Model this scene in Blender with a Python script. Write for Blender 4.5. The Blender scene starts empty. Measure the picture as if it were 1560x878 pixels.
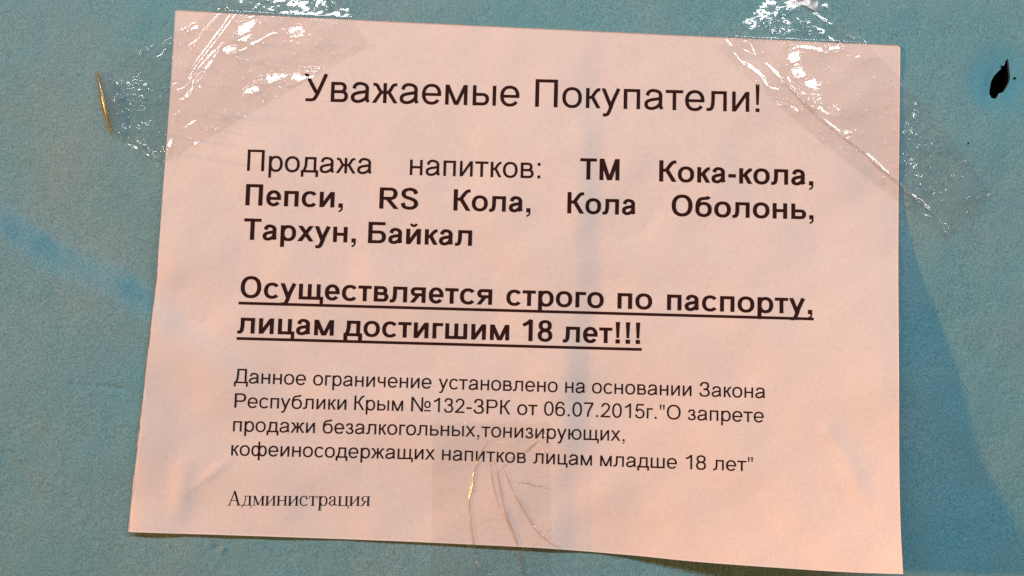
import bpy, math
import numpy as np

# ------------------------------------------------------------------ frame of the place
# The wall is the plane Y = 0, the viewer stands at -Y, Z is up.  All sizes in metres.
PW, PH = 1560.0, 878.0
HFOV = 60.0
F = PW / 2 / math.tan(math.radians(HFOV / 2))
ROT = np.radians([-5.80, -0.23, -2.78])
CAM = np.array([-0.0037, -0.0380, 0.3500])


def rodrigues(r):
    t = np.linalg.norm(r)
    k = r / t
    K = np.array([[0, -k[2], k[1]], [k[2], 0, -k[0]], [-k[1], k[0], 0]])
    return np.eye(3) + math.sin(t) * K + (1 - math.cos(t)) * K @ K


R = rodrigues(ROT)


def to_world(P):                       # wall coordinates (right, up, out) -> Blender
    P = np.asarray(P, float)
    return np.stack([P[..., 0], -P[..., 2], P[..., 1]], -1)


def at(u, v, z):
    """point of the place at height z (metres) off the wall, measured off the photograph"""
    u, v, z = np.broadcast_arrays(np.asarray(u, float), np.asarray(v, float), np.asarray(z, float))
    d = np.stack([(u - PW / 2) / F, -(v - PH / 2) / F, -np.ones_like(u)], -1) @ R
    s = (z - CAM[2]) / d[..., 2]
    return to_world(CAM + d * s[..., None])


# ------------------------------------------------------------------ camera
scene = bpy.context.scene
cd = bpy.data.cameras.new('camera')
cam = bpy.data.objects.new('camera', cd)
scene.collection.objects.link(cam)
cd.sensor_fit = 'HORIZONTAL'
cd.angle = math.radians(HFOV)
cd.clip_start, cd.clip_end = 0.005, 50
Mx = np.eye(4)
SW = np.array([[1, 0, 0], [0, 0, -1], [0, 1, 0]])
Mx[:3, :3] = SW @ R.T
Mx[:3, 3] = SW @ CAM
from mathutils import Matrix
cam.matrix_world = Matrix(Mx.tolist())
scene.camera = cam

# ------------------------------------------------------------------ world, lamps, exposure
world = bpy.data.worlds.new('World')
scene.world = world
world.use_nodes = True
bg = world.node_tree.nodes['Background']
bg.inputs[0].default_value = (1.0, 0.97, 0.96, 1)
bg.inputs[1].default_value = 0.05


def look(obj, target):
    from mathutils import Vector
    d = Vector(target) - obj.location
    obj.rotation_euler = d.to_track_quat('-Z', 'Y').to_euler()


# warm street lamp, low to the left of the wall
kd = bpy.data.lights.new('warm_lamp', 'POINT')
kd.energy = 2100
kd.color = (1.0, 0.31, 0.035)
kd.shadow_soft_size = 0.15
key = bpy.data.objects.new('warm_lamp', kd)
scene.collection.objects.link(key)
KE = math.radians(21)
key.location = (-7.0 * math.cos(KE), -7.0 * math.sin(KE), 0.15)

# long white tube above and behind the viewer
td = bpy.data.lights.new('tube_lamp', 'AREA')
td.shape = 'RECTANGLE'
td.size, td.size_y = 2.3, 0.085
td.energy = 13.4
td.color = (1.0, 0.945, 0.945)
tube = bpy.data.objects.new('tube_lamp', td)
scene.collection.objects.link(tube)
tube.location = (0.0, -1.0, 0.66)
look(tube, (0, 0, 0.0))

scene.view_settings.view_transform = 'Standard'
scene.view_settings.look = 'None'
scene.view_settings.exposure = 0
scene.view_settings.gamma = 1
scene.cycles.use_denoising = False
scene.cycles.use_adaptive_sampling = False
scene.cycles.transparent_max_bounces = 16
scene.cycles.max_bounces = 6
scene.cycles.caustics_reflective = False
scene.cycles.caustics_refractive = False


# ------------------------------------------------------------------ small helpers
def mat(name):
    m = bpy.data.materials.new(name)
    m.use_nodes = True
    nt = m.node_tree
    return m, nt, nt.nodes, nt.links, nt.nodes['Principled BSDF']


def node(nt, kind, **kw):
    n = nt.nodes.new(kind)
    for k, v in kw.items():
        if k in n.inputs.keys():
            n.inputs[k].default_value = v
        else:
            setattr(n, k, v)
    return n


def mesh_obj(name, verts, faces, material, parent=None, smooth=True):
    me = bpy.data.meshes.new(name)
    verts = np.ascontiguousarray(verts, dtype=np.float32)
    faces = np.ascontiguousarray(faces, dtype=np.int32)
    n, k = faces.shape
    me.vertices.add(len(verts))
    me.vertices.foreach_set('co', verts.ravel())
    me.loops.add(n * k)
    me.loops.foreach_set('vertex_index', faces.ravel())
    me.polygons.add(n)
    me.polygons.foreach_set('loop_start', np.arange(0, n * k, k, dtype=np.int32))
    me.polygons.foreach_set('loop_total', np.full(n, k, dtype=np.int32))
    me.polygons.foreach_set('use_smooth', np.full(n, smooth, dtype=bool))
    me.update(calc_edges=True)
    me.validate()
    me.materials.append(material)
    o = bpy.data.objects.new(name, me)
    scene.collection.objects.link(o)
    if parent is not None:
        o.parent = parent
        o.matrix_parent_inverse = parent.matrix_basis.inverted()
    return o


def tag(o, label=None, cat=None, group=None, kind=None):
    for k, v in (('label', label), ('category', cat), ('group', group), ('kind', kind)):
        if v:
            o[k] = v
    return o


def grid_faces(ny, nx):
    i = np.arange(ny * nx).reshape(ny, nx)
    # wound so that the faces look at the viewer
    return np.stack([i[1:, :-1], i[1:, 1:], i[:-1, 1:], i[:-1, :-1]], -1).reshape(-1, 4)


def waves(seed, lo, hi, n):
    """smooth random field: sum of n cosines with wavelengths between lo and hi pixels, about unit variance"""
    rng = np.random.RandomState(seed)
    lam = np.exp(rng.uniform(math.log(lo), math.log(hi), n))
    th = rng.uniform(0, 2 * math.pi, n)
    ph = rng.uniform(0, 2 * math.pi, n)
    amp = lam / lam.mean()

    def f(u, v):
        s = np.zeros(np.broadcast(u, v).shape)
        for a, l, t, p in zip(amp, lam, th, ph):
            s += a * np.cos(2 * math.pi / l * (u * math.cos(t) + v * math.sin(t)) + p)
        return s / math.sqrt(n / 2)
    return f


def smooth(x, a, b):
    t = np.clip((x - a) / (b - a), 0, 1)
    return t * t * (3 - 2 * t)


def seg_dist(u, v, pts):
    """distance to a polyline, and signed side (positive on its right, looking along it on the picture)"""
    best = np.full(u.shape, 1e9)
    side = np.zeros(u.shape)
    run = np.zeros(u.shape)
    L = 0.0
    for (x0, y0), (x1, y1) in zip(pts[:-1], pts[1:]):
        dx, dy = x1 - x0, y1 - y0
        l2 = dx * dx + dy * dy
        t = np.clip(((u - x0) * dx + (v - y0) * dy) / l2, 0, 1)
        qx, qy = u - x0 - t * dx, v - y0 - t * dy
        d = np.hypot(qx, qy)
        s = (dx * (v - y0) - dy * (u - x0)) / math.sqrt(l2)
        m = d < best
        best = np.where(m, d, best)
        side = np.where(m, np.sign(s) * d, side)
        run = np.where(m, L + t * math.sqrt(l2), run)
        L += math.sqrt(l2)
    return best, side, run / L


def in_poly(u, v, poly):
    inside = np.zeros(np.broadcast(u, v).shape, bool)
    n = len(poly)
    for i in range(n):
        x0, y0 = poly[i]
        x1, y1 = poly[(i + 1) % n]
        c = ((y0 > v) != (y1 > v)) & (u < (x1 - x0) * (v - y0) / ((y1 - y0) or 1e-9) + x0)
        inside ^= c
    return inside


def bez(pts, n=10):
    """Catmull-Rom through pts"""
    P = np.array(pts, float)
    P = np.vstack([2 * P[0] - P[1], P, 2 * P[-1] - P[-2]])
    out = []
    for i in range(1, len(P) - 2):
        t = np.linspace(0, 1, n, endpoint=False)[:, None]
        a, b, c, d = P[i - 1], P[i], P[i + 1], P[i + 2]
        out.append(0.5 * ((2 * b) + (-a + c) * t + (2 * a - 5 * b + 4 * c - d) * t ** 2 + (-a + 3 * b - 3 * c + d) * t ** 3))
    out.append(P[-2][None])
    return np.vstack(out)


def at_arc(curve, n):
    c = np.asarray(curve, float)
    d = np.concatenate([[0], np.cumsum(np.hypot(*np.diff(c, axis=0).T))])
    s = np.linspace(0, d[-1], n)
    return np.stack([np.interp(s, d, c[:, 0]), np.interp(s, d, c[:, 1])], -1)


# ------------------------------------------------------------------ relief of sheet and wall (heights in metres)
EDGE_TOP = [(266, 15), (420, 24), (600, 33), (800, 42.5), (1000, 52), (1200, 61.5), (1345, 68), (1366, 69), (1371.5, 73)]
EDGE_BOT = [(201, 808.5), (204, 811), (330, 815), (480, 820), (600, 824.5), (700, 829), (835, 836), (960, 846), (1060, 856), (1180, 865), (1290, 872), (1376, 875)]
EDGE_LEFT = [(266, 15), (262, 90), (256, 180), (248, 290), (239, 415), (229, 520), (219, 620), (209, 720), (201, 808.5)]
EDGE_RIGHT = [(1371.5, 73), (1370.5, 180), (1369, 300), (1368.5, 420), (1369.5, 560), (1370, 700), (1372, 800), (1376, 875)]
SHEET_POLY = EDGE_LEFT + EDGE_BOT[1:] + EDGE_RIGHT[::-1][1:] + EDGE_TOP[::-1][1:-1]

n_sheet = waves(3, 90, 260, 26)
n_sheet2 = waves(4, 40, 90, 26)
LIFT_Y = [0, 300, 340, 390, 450, 520, 580, 650, 720, 780, 840, 878, 900]
LIFT_H = [0, 0.0, 0.4, 2.6, 5.2, 8.2, 9.9, 12.2, 14.6, 18.0, 22.0, 25.0, 26.0]


def bump(u, v, cx, cy, rx, ry, rot=0):
    c, s = math.cos(math.radians(rot)), math.sin(math.radians(rot))
    a = ((u - cx) * c + (v - cy) * s) / rx
    b = (-(u - cx) * s + (v - cy) * c) / ry
    return np.exp(-(a * a + b * b))


SHADOW_BAND = [(-420, 110), (-200, 225), (0, 336), (104, 402), (178, 437), (240, 470), (330, 530), (700, 800), (1400, 1300)]  # path of a slanting cast shadow, shaped into the relief


def z_sheet(u, v):
    u, v = np.broadcast_arrays(np.asarray(u, float), np.asarray(v, float))
    z = 0.62e-3 + 0.26e-3 * n_sheet(u, v) * (0.35 + 0.65 * smooth(v, 60, 320)) + 0.05e-3 * n_sheet2(u, v)
    hr = sum(np.interp(v + o, LIFT_Y, LIFT_H) for o in (-30, -15, 0, 15, 30)) / 5 * 1e-3
    s = np.clip((u - 900) / 475, 0, 1.2)
    z = z + hr * s ** 1.2
    # soft upright fold: rises to it, drops, then runs on
    x0 = np.interp(v, [0, 200, 330, 450, 540, 650, 760, 860], [908, 905, 902, 900, 887, 878, 866, 858])
    x0 = x0 + 2.5 * np.sin(v / 31.0)
    k = (0.35 + 0.65 * smooth(v, 60, 260)) * (1 + 0.12 * np.sin(v / 47.0))
    z = z + 1.22e-3 * k * np.where(u < x0, np.exp(-((np.minimum(u, x0) - x0) / 150) ** 2), 1.0) * (1 - smooth(u, x0 - 28, x0 + 20))
    # dents on the left side
    z = z + 2.2e-3 * bump(u, v, 200, 660, 58, 88) + 0.8e-3 * bump(u, v, 276, 745, 16, 40, 8)
    z = z + 0.8e-3 * bump(u, v, 244, 430, 34, 66, 18)
    z = z + 0.35e-3 * bump(u, v, 322, 722, 40, 7, -38) + 0.9e-3 * bump(u, v, 232, 812, 40, 26, 30)
    # cord shadow running on over the sheet, imitated by a low step
    s_ = seg_dist(u, v, SHADOW_BAND)[1]
    z = z + 1.5e-3 * smooth(s_, -24, 24) * np.exp(-(np.maximum(s_, 0) / 130) ** 2) * (1 - smooth(u, 240, 520))
    # bottom right: a short ridge and the tip bent up
    z = z + 0.5e-3 * np.exp(-(seg_dist(u, v, [(1262, 660), (1292, 705), (1312, 752)])[0] / 15) ** 2) + 1.8e-3 * bump(u, v, 1385, 885, 40, 46)
    z = z + 0.5e-3 * bump(u, v, 1352, 590, 30, 40)
    # the bottom edge stands off the wall
    z = z + 1.7e-3 * bump(u, v, 300, 830, 170, 60) + 0.5e-3 * bump(u, v, 760, 850, 300, 40)
    # old fold across the middle
    yf = 498 + (u - 240) * 0.0336
    z = z - 0.085e-3 * np.exp(-((v - yf) / 1.9) ** 2) * (0.45 + 0.55 * np.clip(np.sin(u / 95.0) + 0.4, 0, 1))
    return np.maximum(z, 0.35e-3)


n_wall = waves(11, 60, 240, 30)
n_wall2 = waves(12, 18, 60, 40)
n_wall3 = waves(13, 7, 18, 60)


def z_wall(u, v):
    u, v = np.broadcast_arrays(np.asarray(u, float), np.asarray(v, float))
    z = 0.16e-3 * n_wall(u, v) + 0.035e-3 * n_wall2(u, v) + 0.010e-3 * n_wall3(u, v)
    d, s, _ = seg_dist(u, v, SHADOW_BAND)
    s = s + 2.0 * n_wall(u, v)
    z = z - 6.3e-3 * (1 - smooth(u, 270, 400)) * (1 - smooth(s, -29, 29)) * np.exp(-(np.maximum(-s, 0) / 190) ** 2)  # step added to the plaster to stand in for the shadow band
    # dish round the chipped hole, a dent and a blob low on the left
    z = z - 1.1e-3 * bump(u, v, 1520, 125, 45, 48) * (1 + 0.2 * n_wall2(u, v))
    z = z - 0.5e-3 * bump(u, v, 329, 836, 7, 6) + 0.7e-3 * bump(u, v, 339, 838, 3.5, 5)
    z = z + 0.35e-3 * bump(u, v, 170, 600, 5, 4) - 0.3e-3 * bump(u, v, 182, 592, 14, 3, 20)
    rng = np.random.RandomState(77)
    for _ in range(95):
        cx, cy, rr, hh, el, an = rng.uniform(-200, 1760), rng.uniform(-120, 1000), rng.uniform(1.6, 4.2), rng.uniform(-0.36e-3, 0.24e-3), rng.uniform(0.7, 2.6), rng.uniform(0, 180)
        z = z + hh * bump(u, v, cx, cy, rr * el, rr, an)
    for x0, y0, x1, y1, r_, h_ in ((108, 585, 140, 588, 2.0, -.2e-3), (150, 588, 188, 592, 2.6, -.3e-3), (6, 690, 60, 760, 7, -.25e-3), (1402, 560, 1442, 558, 2.0, -.16e-3), (1448, 545, 1452, 590, 2.0, .2e-3), (1240, 22, 1300, 60, 2.5, .06e-3),
                                   (795, 3, 798, 38, 2.0, .10e-3), (850, 6, 849, 30, 1.8, .09e-3), (30, 30, 120, 24, 3, -.08e-3), (1500, 820, 1555, 800, 3, .10e-3)):
        z = z + h_ * np.exp(-(seg_dist(u, v, [(x0, y0), (x1, y1)])[0] / r_) ** 2)
    z = z + 0.014e-3 * np.sin(u / 2.1 + 0.02 * v + 1.5 * n_wall2(u, v * 0.15)) * smooth(v, 815, 860) * smooth(u, 560, 700) * (1 - smooth(u, 1060, 1200))
    # little crack at the upper right corner of the sheet
    z = z - 0.3e-3 * bump(u, v, 1368, 57, 8, 2.5, 10)
    return z - 0.25e-3 - 2.2e-3 * bump(u, v, 380, 560, 130, 130)


def z_wall_clear(u, v):
    """wall height kept below the sheet where the sheet covers it"""
    z = z_wall(u, v)
    under = in_poly(np.asarray(u, float), np.asarray(v, float), SHEET_POLY)
    return np.where(under, np.minimum(z, z_sheet(u, v) - 0.45e-3), z)


# ------------------------------------------------------------------ materials
# painted plaster
m_wall, nt, N, L, B = mat('turquoise_plaster')
tc = node(nt, 'ShaderNodeTexCoord')
big = node(nt, 'ShaderNodeTexNoise', Scale=14.0, Detail=5.0, Roughness=0.6)
ramp = node(nt, 'ShaderNodeValToRGB')
ramp.color_ramp.elements[0].position, ramp.color_ramp.elements[1].position = 0.32, 0.70
ramp.color_ramp.elements[0].color = (0.165, 0.495, 0.605, 1)
ramp.color_ramp.elements[1].color = (0.265, 0.495, 0.565, 1)
L.new(tc.outputs['Object'], big.inputs['Vector'])
L.new(big.outputs['Fac'], ramp.inputs['Fac'])
grain = node(nt, 'ShaderNodeTexNoise', Scale=1500.0, Detail=3.0, Roughness=0.7)
L.new(tc.outputs['Object'], grain.inputs['Vector'])
gr = node(nt, 'ShaderNodeValToRGB')
gr.color_ramp.elements[0].position, gr.color_ramp.elements[1].position = 0.30, 0.62
gr.color_ramp.elements[0].color = (0.50, 0.55, 0.58, 1)
gr.color_ramp.elements[1].color = (1.0, 1.0, 1.0, 1)
L.new(grain.outputs['Fac'], gr.inputs['Fac'])
mul = node(nt, 'ShaderNodeMixRGB', blend_type='MULTIPLY', Fac=1.0)
L.new(ramp.outputs['Color'], mul.inputs[1])
L.new(gr.outputs['Color'], mul.inputs[2])
# deeper blue colour round the chipped hole
hole_c = at(1522, 122, 0.0)
sub = node(nt, 'ShaderNodeVectorMath', operation='SUBTRACT')
sub.inputs[1].default_value = hole_c
L.new(tc.outputs['Object'], sub.inputs[0])
ln = node(nt, 'ShaderNodeVectorMath', operation='LENGTH')
L.new(sub.outputs['Vector'], ln.inputs[0])
wob = node(nt, 'ShaderNodeMath', operation='MULTIPLY_ADD')
wob.inputs[1].default_value = 0.012
L.new(big.outputs['Fac'], wob.inputs[0])
L.new(ln.outputs['Value'], wob.inputs[2])
mr = node(nt, 'ShaderNodeMapRange', interpolation_type='SMOOTHSTEP')
for k, v in (('From Min', 0.010), ('From Max', 0.024), ('To Min', 0.75), ('To Max', 0.0)):
    mr.inputs[k].default_value = v
L.new(wob.outputs['Value'], mr.inputs['Value'])
mixb = node(nt, 'ShaderNodeMixRGB', blend_type='MIX')
mixb.inputs[2].default_value = (0.09, 0.40, 0.58, 1)
L.new(mr.outputs['Result'], mixb.inputs['Fac'])
L.new(mul.outputs['Color'], mixb.inputs[1])
L.new(mixb.outputs['Color'], B.inputs['Base Color'])
B.inputs['Roughness'].default_value = 0.75
B.inputs['Specular IOR Level'].default_value = 0.25
b1 = node(nt, 'ShaderNodeTexNoise', Scale=620.0, Detail=6.0, Roughness=0.78)
L.new(tc.outputs['Object'], b1.inputs['Vector'])
bp = node(nt, 'ShaderNodeBump', Strength=0.55, Distance=0.0011)
L.new(b1.outputs['Fac'], bp.inputs['Height'])
L.new(bp.outputs['Normal'], B.inputs['Normal'])

# inside of the hole
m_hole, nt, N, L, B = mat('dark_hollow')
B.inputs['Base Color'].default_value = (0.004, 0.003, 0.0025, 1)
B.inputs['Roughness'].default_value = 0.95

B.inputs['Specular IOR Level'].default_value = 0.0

# office paper
m_paper, nt, N, L, B = mat('white_paper')
tc = node(nt, 'ShaderNodeTexCoord')
pn = node(nt, 'ShaderNodeTexNoise', Scale=900.0, Detail=3.0, Roughness=0.7)
L.new(tc.outputs['Object'], pn.inputs['Vector'])
pr = node(nt, 'ShaderNodeValToRGB')
pr.color_ramp.elements[0].position, pr.color_ramp.elements[1].position = 0.3, 0.65
pr.color_ramp.elements[0].color = (0.75, 0.745, 0.74, 1)
pr.color_ramp.elements[1].color = (0.83, 0.825, 0.82, 1)
L.new(pn.outputs['Fac'], pr.inputs['Fac'])
L.new(pr.outputs['Color'], B.inputs['Base Color'])
B.inputs['Roughness'].default_value = 0.9
B.inputs['Specular IOR Level'].default_value = 0.1
pb = node(nt, 'ShaderNodeTexNoise', Scale=260.0, Detail=4.0, Roughness=0.6)
L.new(tc.outputs['Object'], pb.inputs['Vector'])
bp = node(nt, 'ShaderNodeBump', Strength=0.12, Distance=0.0006)
L.new(pb.outputs['Fac'], bp.inputs['Height'])
L.new(bp.outputs['Normal'], B.inputs['Normal'])

# printer ink
m_ink, nt, N, L, B = mat('black_toner')
tc = node(nt, 'ShaderNodeTexCoord')
pn = node(nt, 'ShaderNodeTexNoise', Scale=700.0, Detail=2.0)
L.new(tc.outputs['Object'], pn.inputs['Vector'])
pr = node(nt, 'ShaderNodeValToRGB')
pr.color_ramp.elements[0].color = (0.018, 0.006, 0.006, 1)
pr.color_ramp.elements[1].color = (0.042, 0.013, 0.012, 1)
L.new(pn.outputs['Fac'], pr.inputs['Fac'])
L.new(pr.outputs['Color'], B.inputs['Base Color'])
B.inputs['Roughness'].default_value = 0.8
B.inputs['Specular IOR Level'].default_value = 0.15


def film(name, tint, fac, rough, haze=0.0, hazecol=(0.7, 0.72, 0.74, 1), sheen=0.016):
    m = bpy.data.materials.new(name)
    m.use_nodes = True
    nt = m.node_tree
    nt.nodes.clear()
    out = node(nt, 'ShaderNodeOutputMaterial')
    tr = node(nt, 'ShaderNodeBsdfTransparent')
    tr.inputs['Color'].default_value = (*tint, 1)
    gl = node(nt, 'ShaderNodeBsdfGlossy')
    gl.inputs['Color'].default_value = (1, 1, 1, 1)
    gl.inputs['Roughness'].default_value = rough
    # reflectance of a thin film: the same from both sides
    ge = node(nt, 'ShaderNodeNewGeometry')
    dot = node(nt, 'ShaderNodeVectorMath', operation='DOT_PRODUCT')
    nt.links.new(ge.outputs['Normal'], dot.inputs[0])
    nt.links.new(ge.outputs['Incoming'], dot.inputs[1])
    ab = node(nt, 'ShaderNodeMath', operation='ABSOLUTE')
    nt.links.new(dot.outputs['Value'], ab.inputs[0])
    om = node(nt, 'ShaderNodeMath', operation='SUBTRACT')
    om.inputs[0].default_value = 1.0
    nt.links.new(ab.outputs[0], om.inputs[1])
    pw = node(nt, 'ShaderNodeMath', operation='POWER')
    pw.inputs[1].default_value = 5.0
    nt.links.new(om.outputs[0], pw.inputs[0])
    mu = node(nt, 'ShaderNodeMath', operation='MULTIPLY_ADD')
    mu.inputs[1].default_value = 0.08
    mu.inputs[2].default_value = fac
    mu.use_clamp = True
    nt.links.new(pw.outputs[0], mu.inputs[0])
    base = tr
    if haze:
        df = node(nt, 'ShaderNodeBsdfDiffuse')
        df.inputs['Color'].default_value = hazecol
        mh = node(nt, 'ShaderNodeMixShader', Fac=haze)
        mh.inputs[0].default_value = haze
        tcf = node(nt, 'ShaderNodeTexCoord')
        nz = node(nt, 'ShaderNodeTexNoise', Scale=85.0, Detail=4.0, Roughness=0.65)
        rg = node(nt, 'ShaderNodeMapRange')
        for k_, v_ in (('From Min', 0.42), ('From Max', 0.68), ('To Min', haze * 0.4), ('To Max', haze * 3.0)):
            rg.inputs[k_].default_value = v_
        nt.links.new(tcf.outputs['Object'], nz.inputs['Vector'])
        nt.links.new(nz.outputs['Fac'], rg.inputs['Value'])
        nt.links.new(rg.outputs['Result'], mh.inputs[0])
        nt.links.new(tr.outputs[0], mh.inputs[1])
        nt.links.new(df.outputs[0], mh.inputs[2])
        base = mh
    mx = node(nt, 'ShaderNodeMixShader')
    nt.links.new(mu.outputs[0], mx.inputs[0])
    nt.links.new(base.outputs[0], mx.inputs[1])
    nt.links.new(gl.outputs[0], mx.inputs[2])
    g2 = node(nt, 'ShaderNodeBsdfGlossy')
    g2.inputs['Color'].default_value = (1, 1, 1, 1)
    g2.inputs['Roughness'].default_value = 0.30
    m2 = node(nt, 'ShaderNodeMixShader')
    m2.inputs[0].default_value = sheen
    nt.links.new(mx.outputs[0], m2.inputs[1])
    nt.links.new(g2.outputs[0], m2.inputs[2])
    nt.links.new(m2.outputs[0], out.inputs[0])
    return m


m_tape = film('clear_tape_film', (0.997, 0.990, 0.984), 0.048, 0.055, 0.006)
m_thin = film('thin_tape_film', (0.998, 0.990, 0.984), 0.030, 0.055, 0.006, sheen=0.008)
m_frost = film('frosted_tape_film', (0.9, 0.9, 0.9), 0.08, 0.25, 0.22)
m_fold = film('folded_film', (0.95, 0.92, 0.90), 0.10, 0.12, 0.09, (0.78, 0.74, 0.68, 1))
m_lip = film('lamp_tinted_tape_edge', (0.80, 0.62, 0.36), 0.14, 0.18, 0.06, (0.8, 0.55, 0.2, 1))  # lamp's warm reflection put into the tint and haze colour

# ------------------------------------------------------------------ the wall
gu = np.unique(np.concatenate([np.linspace(-900, -20, 110), np.linspace(-20, 1580, 801), np.linspace(1580, 2460, 110), np.arange(1500, 1552, 0.5)]))
gv = np.unique(np.concatenate([np.linspace(-700, -20, 90), np.linspace(-20, 898, 460), np.linspace(898, 1580, 90), np.arange(82, 160, 0.5)]))
U, V = np.meshgrid(gu, gv)
Zw = z_wall_clear(U, V)
verts = at(U, V, Zw).reshape(-1, 3)
faces = grid_faces(len(gv), len(gu))
HOLE = [(1533, 91), (1536, 90), (1537, 97), (1538, 106), (1539, 116), (1538, 124), (1534, 132), (1529, 140), (1525, 142), (1521, 143), (1519, 149), (1515, 151),
        (1510, 149), (1507, 143), (1508, 133), (1510, 124), (1514, 116), (1520, 110), (1525, 105), (1524, 98), (1527, 101), (1530, 100)]
cu = U.reshape(-1)[faces].mean(1)
cv = V.reshape(-1)[faces].mean(1)
keep = ~in_poly(cu, cv, HOLE)
wall = mesh_obj('plaster_wall', verts, faces[keep], m_wall)
tag(wall, 'turquoise painted plaster wall with a rough grainy face behind the notice', kind='structure')

# hole: side walls and floor behind the opening
hp = at_arc(np.array(HOLE + HOLE[:1], float), 90)[:-1]
hc = hp.mean(0)
rings = []
for grow, depth in ((1.03, 0.0), (1.06, -2.0e-3), (1.05, -6e-3), (0.9, -9e-3), (0.45, -10.5e-3)):
    q = hc + (hp - hc) * grow
    zz = z_wall(q[:, 0], q[:, 1]) - 0.05e-3 if depth == 0 else np.full(len(q), depth - 0.8e-3)
    # keep the hollow the same size while it goes deeper
    rings.append(at(q[:, 0], q[:, 1], 0) * [1, 0, 1] + np.stack([0 * zz, -zz, 0 * zz], -1))
n = len(hp)
hv = np.vstack(rings + [at(hc[0], hc[1], 0)[None] * [1, 0, 1] + [0, 11.5e-3, 0]])
hf = []
for k in range(len(rings) - 1):
    for i in range(n):
        hf.append((k * n + i, k * n + (i + 1) % n, (k + 1) * n + (i + 1) % n, (k + 1) * n + i))
c0 = len(rings) * n
for i in range(0, n, 2):
    hf.append(((len(rings) - 1) * n + i, (len(rings) - 1) * n + (i + 1) % n, (len(rings) - 1) * n + (i + 2) % n, c0))
mesh_obj('chipped_hole', hv, np.array(hf), m_hole, wall)


def pit(name, cu_, cv_, r, seed):
    """small dark flake stuck to the plaster, a flat lump"""
    rng = np.random.RandomState(seed)
    a = np.linspace(0, 2 * math.pi, 12, endpoint=False)
    rr = r * rng.uniform(0.7, 1.25, 12)
    vs, fs = [], []
    z0 = float(z_wall(cu_, cv_))
    for g, h in ((1.0, -0.2e-3), (0.85, 0.25e-3), (0.4, 0.42e-3)):
        vs.append(at(cu_ + rr * g * np.cos(a), cv_ + rr * g * np.sin(a), z0 + h))
    vs = np.vstack(vs + [at(cu_, cv_, z0 + 0.45e-3)[None]])
    for k in range(2):
        for i in range(12):
            fs.append((k * 12 + i, (k + 1) * 12 + i, (k + 1) * 12 + (i + 1) % 12, k * 12 + (i + 1) % 12))
    for i in range(0, 12, 2):
        fs.append((24 + i, 36, 24 + (i + 2) % 12, 24 + i + 1))
    return mesh_obj(name, vs, np.array(fs), m_hole, wall)


pit('dark_speck', 1545.5, 119.5, 2.3, 1)
pit('dark_speck', 1475, 218.5, 1.6, 2)

# ------------------------------------------------------------------ the sheet of paper
notice = bpy.data.objects.new('paper_notice', None)
notice.empty_display_size = 0.05
notice.location = at(790, 850, 0.002)
scene.collection.objects.link(notice)
tag(notice, 'white paper notice printed in black Russian text and taped to the turquoise wall', 'notice')
bpy.context.view_layer.update()

nx, ny = 391, 271
T = at_arc(bez(EDGE_TOP), nx)
Bm = at_arc(bez(EDGE_BOT), nx)
Lf = at_arc(bez(EDGE_LEFT), ny)
Rt = at_arc(bez(EDGE_RIGHT), ny)
s = np.linspace(0, 1, nx)[None, :, None]
t = np.linspace(0, 1, ny)[:, None, None]
P = (1 - t) * T[None] + t * Bm[None] + (1 - s) * Lf[:, None] + s * Rt[:, None] \
    - ((1 - s) * (1 - t) * T[0] + s * (1 - t) * T[-1] + (1 - s) * t * Bm[0] + s * t * Bm[-1])
SU, SV = P[..., 0], P[..., 1]
SZ = z_sheet(SU, SV)
front = at(SU, SV, SZ).reshape(-1, 3)
back = front + np.array([0, 0.07e-3, 0])
fr = grid_faces(ny, nx)
idx = np.arange(nx * ny).reshape(ny, nx)
rim = np.concatenate([idx[0, :], idx[1:, -1], idx[-1, -2::-1], idx[-2:0:-1, 0]])
m_ = nx * ny
rf = np.stack([rim, np.roll(rim, -1), np.roll(rim, -1) + m_, rim + m_], -1)
mesh_obj('sheet', np.vstack([front, back]), np.vstack([fr, fr[:, ::-1] + m_, rf[:, ::-1]]), m_paper, notice)


# ------------------------------------------------------------------ lettering: a plain grotesque and a roman drawn stroke by stroke
X, H, DESC = 0.519, 0.716, -0.21


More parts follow.
